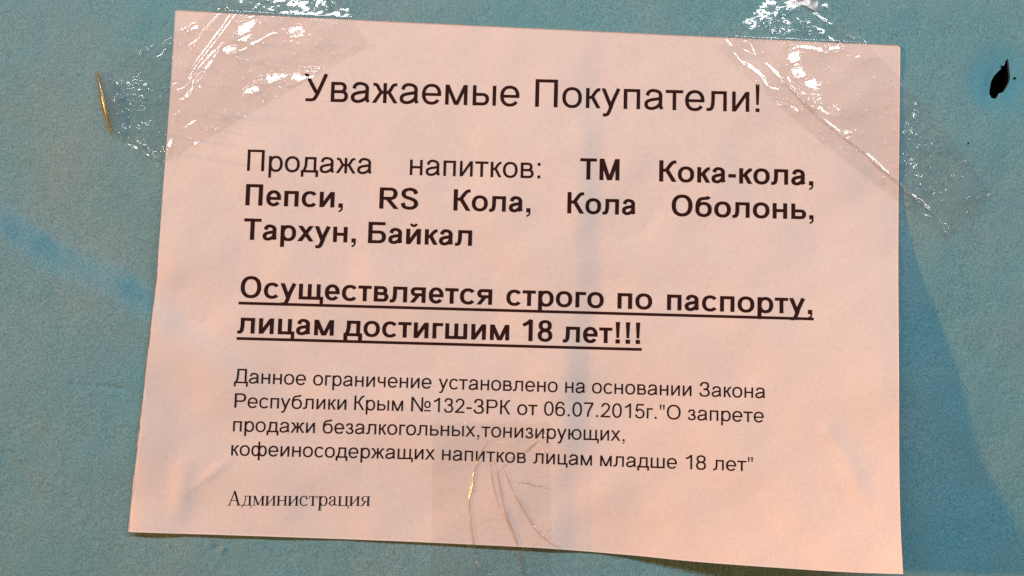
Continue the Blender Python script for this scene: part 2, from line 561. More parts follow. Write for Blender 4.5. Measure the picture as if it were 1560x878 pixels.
class Pen:
    def __init__(self, bold):
        self.bold = bold
        self.w, self.t = (0.131, 0.104) if bold else (0.089, 0.079)
        self.cw = 0.139 if bold else 0.096
        self.out = []                                   # list of (left points, right points)

    def quad(self, a, b, c, d):                         # a-b one long side, d-c the other
        k = max(2, int(math.hypot(b[0] - a[0], b[1] - a[1]) / 0.12) + 1)
        s_ = np.linspace(0, 1, k)[:, None]
        self.out.append((np.array(a) * (1 - s_) + np.array(b) * s_, np.array(d) * (1 - s_) + np.array(c) * s_))

    def V(self, x, y0, y1, w=None):
        w = w or self.w
        self.quad((x - w / 2, y0), (x - w / 2, y1), (x + w / 2, y1), (x + w / 2, y0))

    def Hb(self, y, x0, x1, t=None):
        t = t or self.t
        self.quad((x0, y - t / 2), (x1, y - t / 2), (x1, y + t / 2), (x0, y + t / 2))

    def D(self, x0, y0, x1, y1, wx):                    # diagonal with level ends
        self.quad((x0 - wx / 2, y0), (x1 - wx / 2, y1), (x1 + wx / 2, y1), (x0 + wx / 2, y0))

    def S(self, pts, w=None, t=None, n=7, curve=True, taper=None):
        w, t = w or self.w, t or self.t
        C = bez(pts, n) if curve else np.array(pts, float)
        T_ = np.gradient(C, axis=0)
        T_ /= np.maximum(np.hypot(T_[:, 0], T_[:, 1]), 1e-9)[:, None]
        nrm = np.stack([-T_[:, 1], T_[:, 0]], -1)
        k = np.ones(len(C)) if taper is None else np.interp(np.linspace(0, 1, len(C)), np.linspace(0, 1, len(taper)), taper)
        off = nrm * np.array([w / 2, t / 2]) * k[:, None]
        self.out.append((C + off, C - off))

    def box(self, x0, x1, y0, y1, pts, w=None, t=None, **kw):    # points given inside the outer box, 0..1
        w, t = w or self.w, t or self.t
        self.S([(x0 + w / 2 + a * (x1 - x0 - w), y0 + t / 2 + b * (y1 - y0 - t)) for a, b in pts], w, t, **kw)

    def arc(self, x0, x1, y0, y1, a0, a1, w=None, t=None, e=2.25, n=36):
        w, t = w or self.w, t or self.t
        th = np.radians(np.linspace(a0, a1, n))
        c, s_ = np.cos(th), np.sin(th)
        cx, cy, rx, ry = (x0 + x1) / 2, (y0 + y1) / 2, (x1 - x0 - w) / 2, (y1 - y0 - t) / 2
        P_ = np.stack([cx + rx * np.sign(c) * np.abs(c) ** (2 / e), cy + ry * np.sign(s_) * np.abs(s_) ** (2 / e)], -1)
        self.S(P_, w, t, curve=False)

    def bowl(self, x0, xr, y0, y1, w=None, flip=False):
        w, t = w or self.w, self.t
        ry = (y1 - y0 - t) / 2
        sg = -1 if flip else 1
        rx = min(ry * 1.0, abs(xr - x0) - w / 2)
        cx, cy = xr - sg * (w / 2 + rx), (y0 + y1) / 2
        th = np.radians(np.linspace(90, -90, 26))
        e = 2.2
        arc = np.stack([cx + sg * rx * np.abs(np.cos(th)) ** (2 / e), cy + ry * np.sign(np.sin(th)) * np.abs(np.sin(th)) ** (2 / e)], -1)
        self.S(np.vstack([[(x0, y1 - t / 2)], arc, [(x0, y0 + t / 2)]]), w, t, curve=False)


ADV_R = dict(zip('абвгдежзийклмнопрстуфхцчшщьыюя', [.556, .573, .531, .365, .583, .556, .669, .458, .559, .559, .438, .583, .688, .552, .556, .542, .556, .5, .458, .5,
                                                    .823, .5, .572, .521, .802, .823, .521, .719, .75, .542]))
ADV_R.update({'У': .635, 'П': .719, 'Д': .677, 'Р': .667, 'К': .583, 'З': .604, 'О': .778, '№': 1.073, '-': .333, '.': .278, ',': .278, ':': .278, '!': .278, '"': .355, ' ': .278})
for c in '0123456789':
    ADV_R[c] = .556
ADV_B = dict(zip('абвгдежзийклмнопрстуфхцчшщьыюя', [.556, .618, .58, .42, .63, .556, .76, .5, .618, .618, .5, .64, .77, .604, .611, .6, .611, .556, .46, .556,
                                                    .86, .556, .62, .57, .86, .88, .58, .8, .82, .604]))
ADV_B.update({'Т': .611, 'М': .833, 'К': .66, 'П': .719, 'R': .722, 'S': .667, 'О': .778, 'Б': .71, '-': .333, ',': .278, '!': .333, ' ': .278})
for c in '0123456789':
    ADV_B[c] = .556


def grotesque(ch, bold):
    p = Pen(bold)
    w, t, cw = p.w, p.t, p.cw
    A = (ADV_B if bold else ADV_R)[ch]
    sl = 0.066
    l, r = sl + w / 2, A - sl - w / 2
    f = w * 0.86
    top = X - t / 2
    o0, o1 = -0.012, X + 0.012
    if ch == 'а':
        x1 = A - 0.073
        p.box(0.036, x1, o0, o1, [(.08, .72), (.17, .90), (.38, 1.0), (.62, 1.0), (.88, .93), (1.0, .78), (1.0, .60), (1.0, .28), (1.02, .12), (1.10, -.02)])
        p.box(0.036, x1, o0, o1, [(1.0, .58), (.74, .535), (.35, .48), (.08, .385), (.0, .23), (.08, .07), (.34, .0), (.64, .05), (.90, .19), (1.0, .36), (1.0, .45)])
    elif ch == 'б':
        p.arc(0.04, A - .04, o0, .50, 0, 360)
        p.box(0.04, A - .04, o0, H + .012, [(.0, .36), (.02, .58), (.11, .77), (.30, .875), (.62, .91), (.84, .935), (.90, 1.01)])
    elif ch == 'в':
        p.V(l, 0, X)
        p.bowl(l, A - .075, X / 2 - t / 2 + .01, X)
        p.bowl(l, A - .035, 0, X / 2 + t / 2 + .01)
    elif ch == 'г':
        p.V(l, 0, X); p.Hb(top, l, A - .008)
    elif ch in 'дД':
        h, ww = (X, w) if ch == 'д' else (H, cw)
        rx = A - .075 - ww / 2
        lx = .175 if ch == 'д' else .19
        fd = -.15 if ch == 'д' else -.165
        p.Hb(t / 2, .018, A - .012)
        p.V(.018 + f / 2, fd, t); p.V(A - .012 - f / 2, fd, t)
        p.V(rx, 0, h, ww); p.Hb(h - t / 2, lx - ww / 2, rx)
        p.S([(lx, h - t / 2), (lx - .003, h * .62), (lx - .022, h * .34), (lx - .068, t * .7)], ww)
    elif ch == 'е':
        p.arc(.036, A - .036, o0, o1, 0, 325)
        p.Hb((o0 + o1) / 2 - .005, .036 + w * .5, A - .036 - w * .02, t * .95)
    elif ch == 'ж':
        c_ = A / 2
        p.V(c_, 0, X)
        for q in (-1, 1):
            k = 1.0 if not bold else 1.1
            p.S([(c_ + q * .02, .272), (c_ + q * .095 * k, .292), (c_ + q * .155 * k, .375), (c_ + q * .195 * k, .452), (c_ + q * .245 * k, top), (c_ + q * .30 * k, top + .002)], w * .95)
            p.D(c_ + q * .085, .30, c_ + q * (A / 2 - .012 - w * .55), 0, w * 1.12)
    elif ch == 'з':
        p.box(.025, A - .05, X * .5 - t / 2, o1, [(.06, .50), (.20, .88), (.5, 1.0), (.82, .93), (.93, .55), (.80, .12), (.42, .0)])
        p.box(.025, A - .03, o0, X * .5 + t / 2, [(.42, 1.0), (.82, .90), (1.0, .5), (.82, .1), (.48, .0), (.17, .10), (.03, .48)])
    elif ch in 'ий':
        p.V(l, 0, X); p.V(r, 0, X); p.D(l + w * .06, .0 + .01, r - w * .06, X - .01, w * 1.12)
        if ch == 'й':
            p.arc(A / 2 - .125, A / 2 + .125, .58, .84, 190, 350, w * .62, t * .75)
    elif ch in 'кК':
        h, ww = (X, w) if ch == 'к' else (H, cw)
        ll = (sl if ch == 'к' else .078) + ww / 2
        e = A - .012
        a = ll
        y = .53 * h
        p.V(ll, 0, h, ww)
        p.S([(a, y), (a + (e - a) * .32, y + .02 * h), (a + (e - a) * .50, y + .17 * h), (a + (e - a) * .66, h - t * .5 - .085 * h), (a + (e - a) * .82, h - t / 2), (e - .005, h - t / 2 + .003)], ww * .95)
        p.D(a + (e - a) * .36, y + .02, e - ww * .48, 0, ww * 1.12)
    elif ch == 'л':
        lx = .175
        p.V(r, 0, X); p.Hb(top, lx - w / 2, r)
        p.S([(lx, top), (lx, .33), (lx - .006, .19), (lx - .03, .085), (lx - .08, .04), (.012, .042)])
    elif ch in 'мМ':
        h, ww = (X, w) if ch == 'м' else (H, cw)
        ll = (sl if ch == 'м' else .074) + ww / 2
        rr = A - ll
        p.V(ll, 0, h, ww); p.V(rr, 0, h, ww)
        dw = ww * 1.05
        p.D(ll + ww * .08, h, A / 2 - dw * .05, 0, dw); p.D(rr - ww * .08, h, A / 2 + dw * .05, 0, dw)
    elif ch == 'н':
        p.V(l, 0, X); p.V(r, 0, X); p.Hb(X * .52, l, r)
    elif ch == 'п':
        p.V(l, 0, X); p.V(r, 0, X); p.Hb(top, l, r)
    elif ch == 'П':
        p.V(.08 + cw / 2, 0, H, cw); p.V(A - .08 - cw / 2, 0, H, cw); p.Hb(H - t / 2, .08 + cw / 2, A - .08 - cw / 2)
    elif ch == 'о':
        p.arc(.034, A - .034, o0, o1, 0, 360)
    elif ch == 'О':
        p.arc(.05, A - .05, -.012, H + .012, 0, 360, cw, t * 1.05)
    elif ch == 'р':
        p.V(l, DESC, X); p.arc(sl + .004, A - .034, o0, o1, 0, 360)
    elif ch == 'Р':
        p.V(.08 + cw / 2, 0, H, cw); p.bowl(.08 + cw / 2, A - .045, .29, H, cw)
    elif ch == 'с':
        p.arc(.038, A + .012, o0, o1, 38, 322)
    elif ch == 'т':
        p.V(A / 2, 0, X); p.Hb(top, .012, A - .012)
    elif ch == 'Т':
        p.V(A / 2, 0, H, cw); p.Hb(H - t / 2, .022, A - .022)
    elif ch == 'у':
        p.D(.012 + w * .54, X, A / 2 + .01, .02, w * 1.08)
        p.S([(A - .012 - w * .54, X), (A / 2 + .055, .20), (A / 2 - .01, .01), (A / 2 - .055, -.105), (A / 2 - .11, -.165), (.055, -.165)], w)
    elif ch == 'У':
        p.D(.01 + cw * .56, H, A / 2 + .03, .21, cw * 1.12)
        p.S([(A - .01 - cw * .56, H), (A / 2 + .085, .29), (A / 2 - .0, .11), (A / 2 - .07, .046), (.07, .04)], cw)
    elif ch == 'ф':
        p.V(A / 2, DESC, H)
        p.arc(.04, A / 2 + w * .45, o0, o1, 0, 360); p.arc(A / 2 - w * .45, A - .04, o0, o1, 0, 360)
    elif ch == 'х':
        p.D(.008 + w * .58, 0, A - .02 - w * .58, X, w * 1.17); p.D(A - .008 - w * .58, 0, .02 + w * .58, X, w * 1.17)
    elif ch in 'цшщч':
        if ch == 'ч':
            p.V(r, 0, X)
            p.S([(l, X), (l, .36), (l + .018, .27), (l + .085, .235), (r - .05, .245), (r, .255)])
        else:
            foot = ch in 'цщ'
            rr = A - .105 - w / 2 if foot else r
            p.V(l, 0, X); p.V(rr, 0, X); p.Hb(t / 2, l, A - .012 if foot else rr)
            if ch != 'ц':
                p.V((l + rr) / 2, 0, X)
            if foot:
                p.V(A - .012 - f / 2, -.15, t, f)
    elif ch == 'ь':
        p.V(l, 0, X); p.bowl(l, A - .03, 0, .325)
    elif ch == 'ы':
        p.V(l, 0, X); p.bowl(l, A - sl - w - .085, 0, .325); p.V(r, 0, X)
    elif ch == 'ю':
        p.V(l, 0, X); p.Hb(X * .52, l, .30); p.arc(.225, A - .034, o0, o1, 0, 360)
    elif ch == 'я':
        p.V(r, 0, X); p.bowl(r, .045, .215, X, flip=True); p.D(A * .46, .23, .02 + w * .6, 0, w * 1.15)
    elif ch == 'Б':
        p.V(.075 + cw / 2, 0, H, cw); p.Hb(H - t / 2, .075, A - .075); p.bowl(.075 + cw / 2, A - .04, 0, .43, cw)
    elif ch == 'R':
        p.V(.075 + cw / 2, 0, H, cw); p.bowl(.075 + cw / 2, A - .06, .30, H, cw); p.D(A * .50, .32, A - .01 - cw * .58, 0, cw * 1.16)
    elif ch == 'S':
        p.box(.045, A - .045, -.012, H + .012, [(.98, .76), (.86, .93), (.52, 1.0), (.16, .93), (.04, .75), (.18, .595), (.52, .515), (.87, .41), (1.0, .225), (.85, .06), (.5, .0), (.13, .065), (.0, .27)], cw)
    elif ch == 'З':
        p.box(.03, A - .07, H * .5 - t / 2, H + .012, [(.08, .48), (.22, .88), (.5, 1.0), (.84, .92), (.97, .55), (.84, .12), (.42, .0)], cw)
        p.box(.03, A - .04, -.012, H * .5 + t / 2, [(.42, 1.0), (.82, .92), (1.0, .5), (.84, .1), (.48, .0), (.17, .10), (.02, .50)], cw)
    elif ch == '0':
        p.arc(.042, A - .042, -.012, H, 0, 360)
    elif ch == '1':
        p.V(.365, 0, H)
        p.S([(.375, H - .012), (.31, .635), (.21, .565), (.115, .525)], w, t * 1.05)
    elif ch == '2':
        p.box(.035, A - .05, 0, H, [(.06, .74), (.18, .92), (.5, 1.0), (.84, .92), (.96, .74), (.82, .52), (.46, .27), (.13, .08), (.04, .0)])
        p.Hb(t / 2, .035, A - .05)
    elif ch == '3':
        p.box(.04, A - .075, H * .52 - t / 2, H, [(.06, .50), (.2, .90), (.5, 1.0), (.86, .90), (.98, .52), (.84, .10), (.42, .0)])
        p.box(.04, A - .045, -.012, H * .52 + t / 2, [(.42, 1.0), (.82, .90), (1.0, .5), (.84, .1), (.48, .0), (.16, .10), (.0, .46)])
    elif ch == '5':
        p.Hb(H - t / 2, .125, A - .075)
        p.S([(.155, H - t / 2), (.135, .55), (.108, .37)], w * .9, t, curve=False)
        p.box(.035, A - .04, -.012, .475, [(.15, .74), (.34, .96), (.58, 1.0), (.9, .82), (1.0, .5), (.86, .12), (.5, .0), (.17, .1), (.0, .38)])
    elif ch == '6':
        p.arc(.038, A - .038, -.012, .465, 0, 360)
        p.box(.038, A - .038, -.012, H, [(.0, .30), (.0, .5), (.06, .78), (.28, .97), (.58, 1.0), (.82, .93), (.94, .78)])
    elif ch == '7':
        p.Hb(H - t / 2, .05, A - .045)
        p.S([(A - .09, H - t), (.355, .44), (.265, .22), (.235, 0)])
    elif ch == '8':
        p.arc(.062, A - .062, .335, H, 0, 360); p.arc(.04, A - .04, -.012, .41, 0, 360)
    elif ch == '№':
        p.V(.08 + cw / 2, 0, H, cw * .95); p.V(.62, 0, H, cw * .95); p.D(.08 + cw * .55, H, .615, 0, cw * 1.1)
        p.arc(.715, 1.035, .185, .545, 0, 360, w * .85, t * .85); p.Hb(.06, .715, 1.035, t * .85)
    elif ch == '-':
        p.Hb(.253, .04, A - .04, t * 1.12)
    elif ch in '.:':
        p.V(A / 2, 0, w * 1.1, w * 1.08)
        if ch == ':':
            p.V(A / 2, X - w * 1.1, X, w * 1.08)
    elif ch == ',':
        q = w * 1.08
        p.V(A / 2, 0, q, q)
        p.S([(A / 2 + q * .30, q * .3), (A / 2 + q * .28, -.04), (A / 2 + q * .08, -.09), (A / 2 - q * .42, -.135)], q * .42, t * .5)
    elif ch == '!':
        q = w * 1.12
        p.V(A / 2, 0, q * .95, q * .98)
        p.quad((A / 2 - q * .30, .185), (A / 2 - q * .5, H), (A / 2 + q * .5, H), (A / 2 + q * .30, .185))
    elif ch == '"':
        for q in (.10, .255):
            p.quad((q - .022, .46), (q - .045, H), (q + .045, H), (q + .022, .46))
    return p.out, A


ADV_T = dict(zip('Админстрация', [.722, .49, .62, .53, .53, .444, .43, .5, .444, .53, .53, .5]))
ADV_T.update({'А': .70, 'д': .50, 'м': .60, 'и': .535, 'н': .535, 'с': .444, 'т': .44, 'р': .5, 'а': .444, 'ц': .535, 'я': .49})


def roman(ch):
    p = Pen(False)
    w, t = .088, .052
    p.w, p.t = w, t
    A = ADV_T[ch]
    x = .45
    o0, o1 = -.01, .46

    def serif(xc, y, half=.088):
        p.Hb(y, xc - half, xc + half, .024)

    def stem(xc, y0=0, y1=x):
        p.V(xc, y0, y1, w)
        serif(xc, y0 + .012); serif(xc, y1 - .012)
    l, r = .105, A - .105
    if ch == 'А':
        p.D(.35, .674, .575, .0, .098); p.D(.36, .66, .12, 0, .048)
        p.Hb(.232, .19, .50, .032); serif(.105, .012, .10); serif(.585, .012, .125)
    elif ch == 'д':
        p.V(.385, 0, x, w); p.Hb(x - .013, .12, .455, .027); p.Hb(.016, .03, .475, .032)
        p.S([(.185, x), (.175, .25), (.14, .12), (.085, .02)], .042, .036)
        p.V(.045, -.11, .02, .032); p.V(.46, -.11, .02, .032)
    elif ch == 'м':
        p.V(A - .105, 0, x, w); serif(A - .105, .012); p.V(.095, 0, x, .036); serif(.095, .012, .075)
        p.D(.115, x, A / 2 - .01, .02, .085); p.D(A - .115, x, A / 2 - .005, .02, .036)
        p.Hb(x - .012, .02, .14, .024); p.Hb(x - .012, A - .14, A - .02, .024)
    elif ch in 'иц':
        if ch == 'ц':
            r = r - .01
        stem(l); stem(r)
        if ch == 'и':
            p.D(l + .02, .05, r - .02, x - .05, .045)
        else:
            p.Hb(.016, l, A - .01, .032); p.S([(A - .03, .02), (A - .028, -.05), (A - .045, -.13)], .036, .03)
    elif ch == 'н':
        stem(l); stem(r); p.Hb(.235, l, r, .034)
    elif ch == 'с':
        p.arc(.03, A + .01, o0, o1, 52, 318, .072, .034, 2.1)
        p.arc(.31, .40, .30, .39, 0, 360, .045, .045)
    elif ch == 'т':
        p.V(A / 2, 0, x, w); serif(A / 2, .012); p.Hb(x - .013, .035, A - .035, .027)
        p.D(.045, x, .03, .325, .028); p.D(A - .045, x, A - .03, .325, .028)
    elif ch == 'р':
        p.V(.115, -.21, x - .01, w); serif(.115, -.20, .095); p.S([(.02, .405), (.12, .445)], .03, .03, curve=False)
        p.arc(.085, A - .03, o0, o1, -170, 165, .078, .032, 2.1)
    elif ch == 'а':
        p.S([(.085, .335), (.10, .41), (.19, .445), (.275, .41), (.305, .33), (.305, .12), (.325, .045), (.37, .03), (.43, .06)], .072, .030)
        p.S([(.305, .275), (.18, .235), (.085, .165), (.07, .09), (.115, .03), (.19, .03), (.305, .10)], .072, .034)
        p.arc(.05, .13, .295, .375, 0, 360, .042, .042)
    elif ch == 'я':
        p.V(A - .115, 0, x, w); serif(A - .105, .012, .085); p.Hb(x - .012, A - .12, A - .02, .024)
        p.w, p.t = .074, .028
        p.bowl(A - .115, .055, .20, x, flip=True); p.D(.235, .21, .10, .01, .075); p.Hb(.012, .01, .13, .024)
    return p.out, A


def run_strips(text, face):
    x, strips = 0.0, []
    for ch in text:
        if ch == ' ':
            x += .278
            continue
        g, adv = face(ch)
        strips += [(a + [x, 0], b + [x, 0]) for a, b in g]
        x += adv
    allx = np.concatenate([np.concatenate([a[:, 0], b[:, 0]]) for a, b in strips])
    return strips, allx.min(), allx.max()


def set_text(name, lines, parent, label=None):
    """lines: (face, em in pixels, baseline points, [(word, left, right)...])"""
    vs, fs, n0, k = [], [], 0, 0
    for face, em, base, words in lines:
        bx, by = zip(*base)
        fit = np.polyfit(bx, by, 1) if len(base) == 2 else None
        for word, xl, xr in words:
            strips, e0, e1 = run_strips(word, face)
            for a, b in strips:
                m = len(a)
                E_ = np.vstack([a, b])
                u = xl + (E_[:, 0] - e0) / (e1 - e0) * (xr - xl)
                yb = np.polyval(fit, u) if fit is not None else np.interp(u, bx, by)
                v = yb - E_[:, 1] * em
                u = u + 0.055 * (1 - (u - 360) / 880) * E_[:, 1] * em * 0.9
                z = z_sheet(u, v) + 0.05e-3 + (k % 7) * 0.009e-3
                k += 1
                vs.append(at(u, v, z))
                i = np.arange(m - 1)
                fs.append(np.stack([i, i + 1, i + 1 + m, i + m], -1) + n0)
                n0 += 2 * m
    o = mesh_obj(name, np.vstack(vs), np.vstack(fs), m_ink, parent, smooth=False)
    if label:
        o['label'] = label
    return o


def rule_line(name, x0, y0, x1, y1, th, parent):
    n_ = 180
    u = np.linspace(x0, x1, n_)
    v = np.linspace(y0, y1, n_)
    U_ = np.stack([u, u])
    V_ = np.stack([v - th / 2, v + th / 2])
    pts = at(U_, V_, z_sheet(U_, V_) + 0.04e-3).reshape(-1, 3)
    return mesh_obj(name, pts, grid_faces(2, n_), m_ink, parent, smooth=False)


reg = lambda c: grotesque(c, False)
bld = lambda c: grotesque(c, True)

set_text('heading', [(reg, 58.8, [(502, 155.3), (1153, 170.9)], [('Уважаемые', 461.5, 791), ('Покупатели!', 815, 1157)])], notice)
set_text('drinks_paragraph', [
    (reg, 45.4, [(390, 260.8), (1220, 282.3)], [('Продажа', 376, 566), ('напитков:', 624, 823)]),
    (bld, 45.4, [(390, 260.8), (1220, 282.3)], [('ТМ', 883.5, 943.5), ('Кока-кола,', 1004, 1239)]),
    (bld, 45.4, [(385, 313.2), (1185, 333.2)], [('Пепси,', 373.5, 522), ('RS', 577.5, 636.8), ('Кола,', 690.5, 808), ('Кола', 864, 968.3), ('Оболонь,', 1023, 1239.5)]),
    (bld, 45.4, [(380, 365.5), (712, 374.6)], [('Тархун,', 370.5, 541.8), ('Байкал', 560.3, 718.8)])], notice)
up = set_text('underlined_paragraph', [
    (bld, 45.8, [(470, 456.6), (1185, 477.4)], [('Осуществляется', 365.8, 749.5), ('строго', 771, 919.6), ('по', 940.5, 993.5), ('паспорту,', 1016, 1237.5)]),
    (bld, 45.8, [(380, 508.2), (970, 524.3)], [('лицам', 361, 508), ('достигшим', 523, 775.5), ('18', 795, 841.3), ('лет!!!', 857, 975)])], notice)
rule_line('underline', 363.3, 461.9, 1239.8, 486.2, 4.4, up)
rule_line('underline', 360.4, 515.8, 977.7, 532.6, 4.4, up)
set_text('law_paragraph', [
    (reg, 30.8, [(410, 585.3), (1155, 606.7)], [('Данное', 356.3, 465.7), ('ограничение', 476.6, 657), ('установлено', 667.8, 849.3), ('на', 860.8, 891.2), ('основании', 901.6, 1053.3), ('Закона', 1065, 1165.7)]),
    (reg, 30.8, [(360, 621.3), (605, 626.2), (770, 631.6), (985, 637.8), (1165, 644.0)], [('Республики', 356.8, 527.2), ('Крым', 539.3, 613.9), ('№132-ЗРК', 626, 777.2), ('от', 787.7, 818.2), ('06.07.2015г."О', 828.5, 1036.8), ('запрете', 1047.6, 1163.6)]),
    (reg, 30.8, [(355, 657.5), (690, 664.6), (955, 672.3)], [('продажи', 354.6, 479.4), ('безалкогольных,тонизирующих,', 491.2, 951.3)]),
    (reg, 30.8, [(350, 694.2), (455, 696.3), (655, 700.6), (1150, 718.8)], [('кофеиносодержащих', 351.8, 662.5), ('напитков', 673, 801), ('лицам', 812, 901.7), ('младше', 914, 1031.2), ('18', 1044.4, 1075.4), ('лет"', 1086.3, 1147)])], notice)
set_text('signature_line', [(roman, 33.2, [(345, 770.3), (565, 771.2)], [('Администрация', 345.2, 563.6)])], notice)

# ------------------------------------------------------------------ clear tape
def box_blur(a, k):
    for ax in (0, 1):
        p_ = np.pad(a, [(k, k) if i == ax else (0, 0) for i in (0, 1)], mode='edge')
        c = np.cumsum(p_, axis=ax)
        c = np.concatenate([np.zeros_like(np.take(c, [0], ax)), c], ax)
        n_ = a.shape[ax]
        a = (np.take(c, np.arange(2 * k + 1, 2 * k + 1 + n_), ax) - np.take(c, np.arange(n_), ax)) / (2 * k + 1)
    return a


MM = 0.26e-3      # metres per pixel on the wall
TUBE = np.array([0.0, 0.66, 1.0])
LAMP = np.array([-7.0 * math.cos(KE), 0.15, 7.0 * math.sin(KE)])


def mirror_tilt(u, v, lamp):
    """slope (right, up) at which the film mirrors a lamp into the lens"""
    p = at(u, v, 0.001)
    p = np.stack([p[..., 0], p[..., 2], -p[..., 1]], -1)
    a = CAM - p
    a /= np.linalg.norm(a, axis=-1, keepdims=True)
    b = lamp - p
    if lamp is TUBE:                                    # a long tube: any point of it will do
        b[..., 0] = np.clip(-a[..., 0] / a[..., 2] * b[..., 2], -1.1, 1.1)
    b /= np.linalg.norm(b, axis=-1, keepdims=True)
    h = a + b
    return h[..., 0] / h[..., 2], h[..., 1] / h[..., 2]


fine = waves(31, 5, 12, 60)
mid = waves(32, 12, 34, 50)
soft = waves(33, 40, 110, 30)
jag = waves(34, 5, 11, 40)


def crease(u, v, pts, r, lamp=None, back=0.7, rough=0.20, k=1.0, need=None):
    """a fold pressed into the film: one flank r pixels wide tipped to mirror the lamp, the other falling off quickly"""
    lamp = TUBE if lamp is None else lamp
    r = r * 1.35 if lamp is TUBE else r
    lo = np.min(np.array(pts), 0) - 3 * r - 4
    hi = np.max(np.array(pts), 0) + 3 * r + 4
    m = (u > lo[0]) & (u < hi[0]) & (v > lo[1]) & (v < hi[1])
    out = np.zeros(u.shape)
    if not m.any():
        return out
    uu, vv = u[m], v[m]
    nd = None if need is None else need[m]
    z = np.zeros(uu.shape)
    P_ = bez(pts, 5) if len(pts) > 2 else np.array(pts, float)
    L_ = np.hypot(*np.diff(P_, axis=0).T)
    run0, tot = 0.0, L_.sum()
    for (x0, y0), (x1, y1), l in zip(P_[:-1], P_[1:], L_):
        dx, dy = (x1 - x0) / l, (y1 - y0) / l
        t = (uu - x0) * dx + (vv - y0) * dy
        tc_ = np.clip(t, 0, l)
        nx_, ny_ = dy, -dx                               # across, on the picture (y down)
        gx, gy = mirror_tilt(x0, y0, lamp)
        g = gx * nx_ + gy * (-ny_)                       # wanted fall along the across direction
        if g < 0:
            nx_, ny_, g = -nx_, -ny_, -g
        if lamp is TUBE:                                 # the tube is long: only the upward tilt counts
            g = np.clip((gy if nd is None else nd) / max(abs(ny_), 0.35), 0.0, 0.5)
            if ny_ > 0:
                nx_, ny_ = -nx_, -ny_
        q = (uu - x0 - tc_ * dx) * nx_ + (vv - y0 - tc_ * dy) * ny_
        off = np.abs(t - tc_)
        rr = r * (1 + rough * mid(uu, vv))
        e = np.sin(np.clip((run0 + tc_) / tot, 0.04, 0.96) * math.pi) ** 0.35
        up = np.clip(1 - q / (rr * e), 0, 1) * (q >= 0)
        dn = np.clip(1 + q / (back * rr * e), 0, 1) * (q < 0)
        dn = dn * dn * (3 - 2 * dn)
        hgt = g * k * rr * e * MM * (up + dn) * np.clip(1 - off / 1.5, 0, 1)
        z = np.maximum(z, hgt)
        run0 += l
    out[m] = z
    return out


def washboard(u, v, c, rx, ry, rot, period=20.0, duty=0.93, tilt=0.0, k=1.0, need=None):
    """a patch of parallel wrinkles whose broad upper flanks mirror the tube"""
    m = bump(u, v, c[0], c[1], rx, ry, rot) + 0.12 * mid(u, v) + 0.10 * jag(u, v)
    m = smooth(m, 0.36, 0.44)
    tilt = tilt + 0.45 * math.sin(c[0] * 1.7)
    w_ = v - c[1] + tilt * (u - c[0]) + 0.35 * mid(u, v) + 0.55 * period
    ph = np.mod(w_ / period, 1.0)
    saw = np.where(ph < duty, ph / duty, (1 - ph) / (1 - duty)) * duty
    return m * need * k * period * MM * saw


def surface(u, v):
    return np.where(in_poly(u, v, SHEET_POLY), z_sheet(u, v) + 0.13e-3, z_wall(u, v) + 0.05e-3)


def tape(sideA, sideB, noise, marks, step=0.75, liftoff=0.16e-3):
    """a strip between two long edges, lying over sheet and wall"""
    la = np.hypot(*np.diff(np.array(sideA), axis=0).T).sum()
    wd = math.hypot(sideA[0][0] - sideB[0][0], sideA[0][1] - sideB[0][1])
    nl, nw = int(la / step), int(wd / step)
    a = at_arc(bez(sideA, 16), nl)
    b = at_arc(bez(sideB, 16), nl)
    k = np.linspace(0, 1, nw)[:, None, None]
    Q = a[None] * (1 - k) + b[None] * k
    # the ends were torn off on a toothed blade
    kk = np.arange(nw) * wd / nw
    saw = 2.0 * np.abs(np.mod(kk / 7.0, 1.0) - 0.5) * 4.0 + 1.5 * np.sin(kk / 11.0)
    ax = (a[-1] - a[0]) / np.hypot(*(a[-1] - a[0]))
    run = np.linspace(0, la, nl)
    fade = np.exp(-run / 9) - np.exp(-(la - run) / 9)
    Q = Q + (saw[:, None] * fade[None, :])[..., None] * ax
    u, v = Q[..., 0], Q[..., 1]
    under = in_poly(u, v, SHEET_POLY)
    base = surface(u, v)
    z = np.maximum(box_blur(box_blur(base, 1), 1), base)
    # slope still wanted, after that of what lies below
    f = lambda dv: np.where(under, z_sheet(u, v + dv), z_wall(u, v + dv)) + noise(u, v + dv, under)
    need = mirror_tilt(u, v, TUBE)[1] - (f(1.0) - f(-1.0)) / (2 * MM)
    z = z + liftoff + np.maximum(noise(u, v, under), -0.10e-3) + marks(u, v, np.clip(need, 0.01, 0.5))
    return u, v, z


def strip_mesh(name, u, v, z, material, parent=None):
    nw, nl = u.shape
    pts = at(u, v, z).reshape(-1, 3)
    f_ = grid_faces(nw, nl)
    p0, p1, p2 = pts[f_[0, 0]], pts[f_[0, 1]], pts[f_[0, 2]]
    if np.cross(p1 - p0, p2 - p0)[1] > 0:
        f_ = f_[:, ::-1]
    return mesh_obj(name, pts, f_, material, parent)


TG = 'clear tape pieces holding the notice'


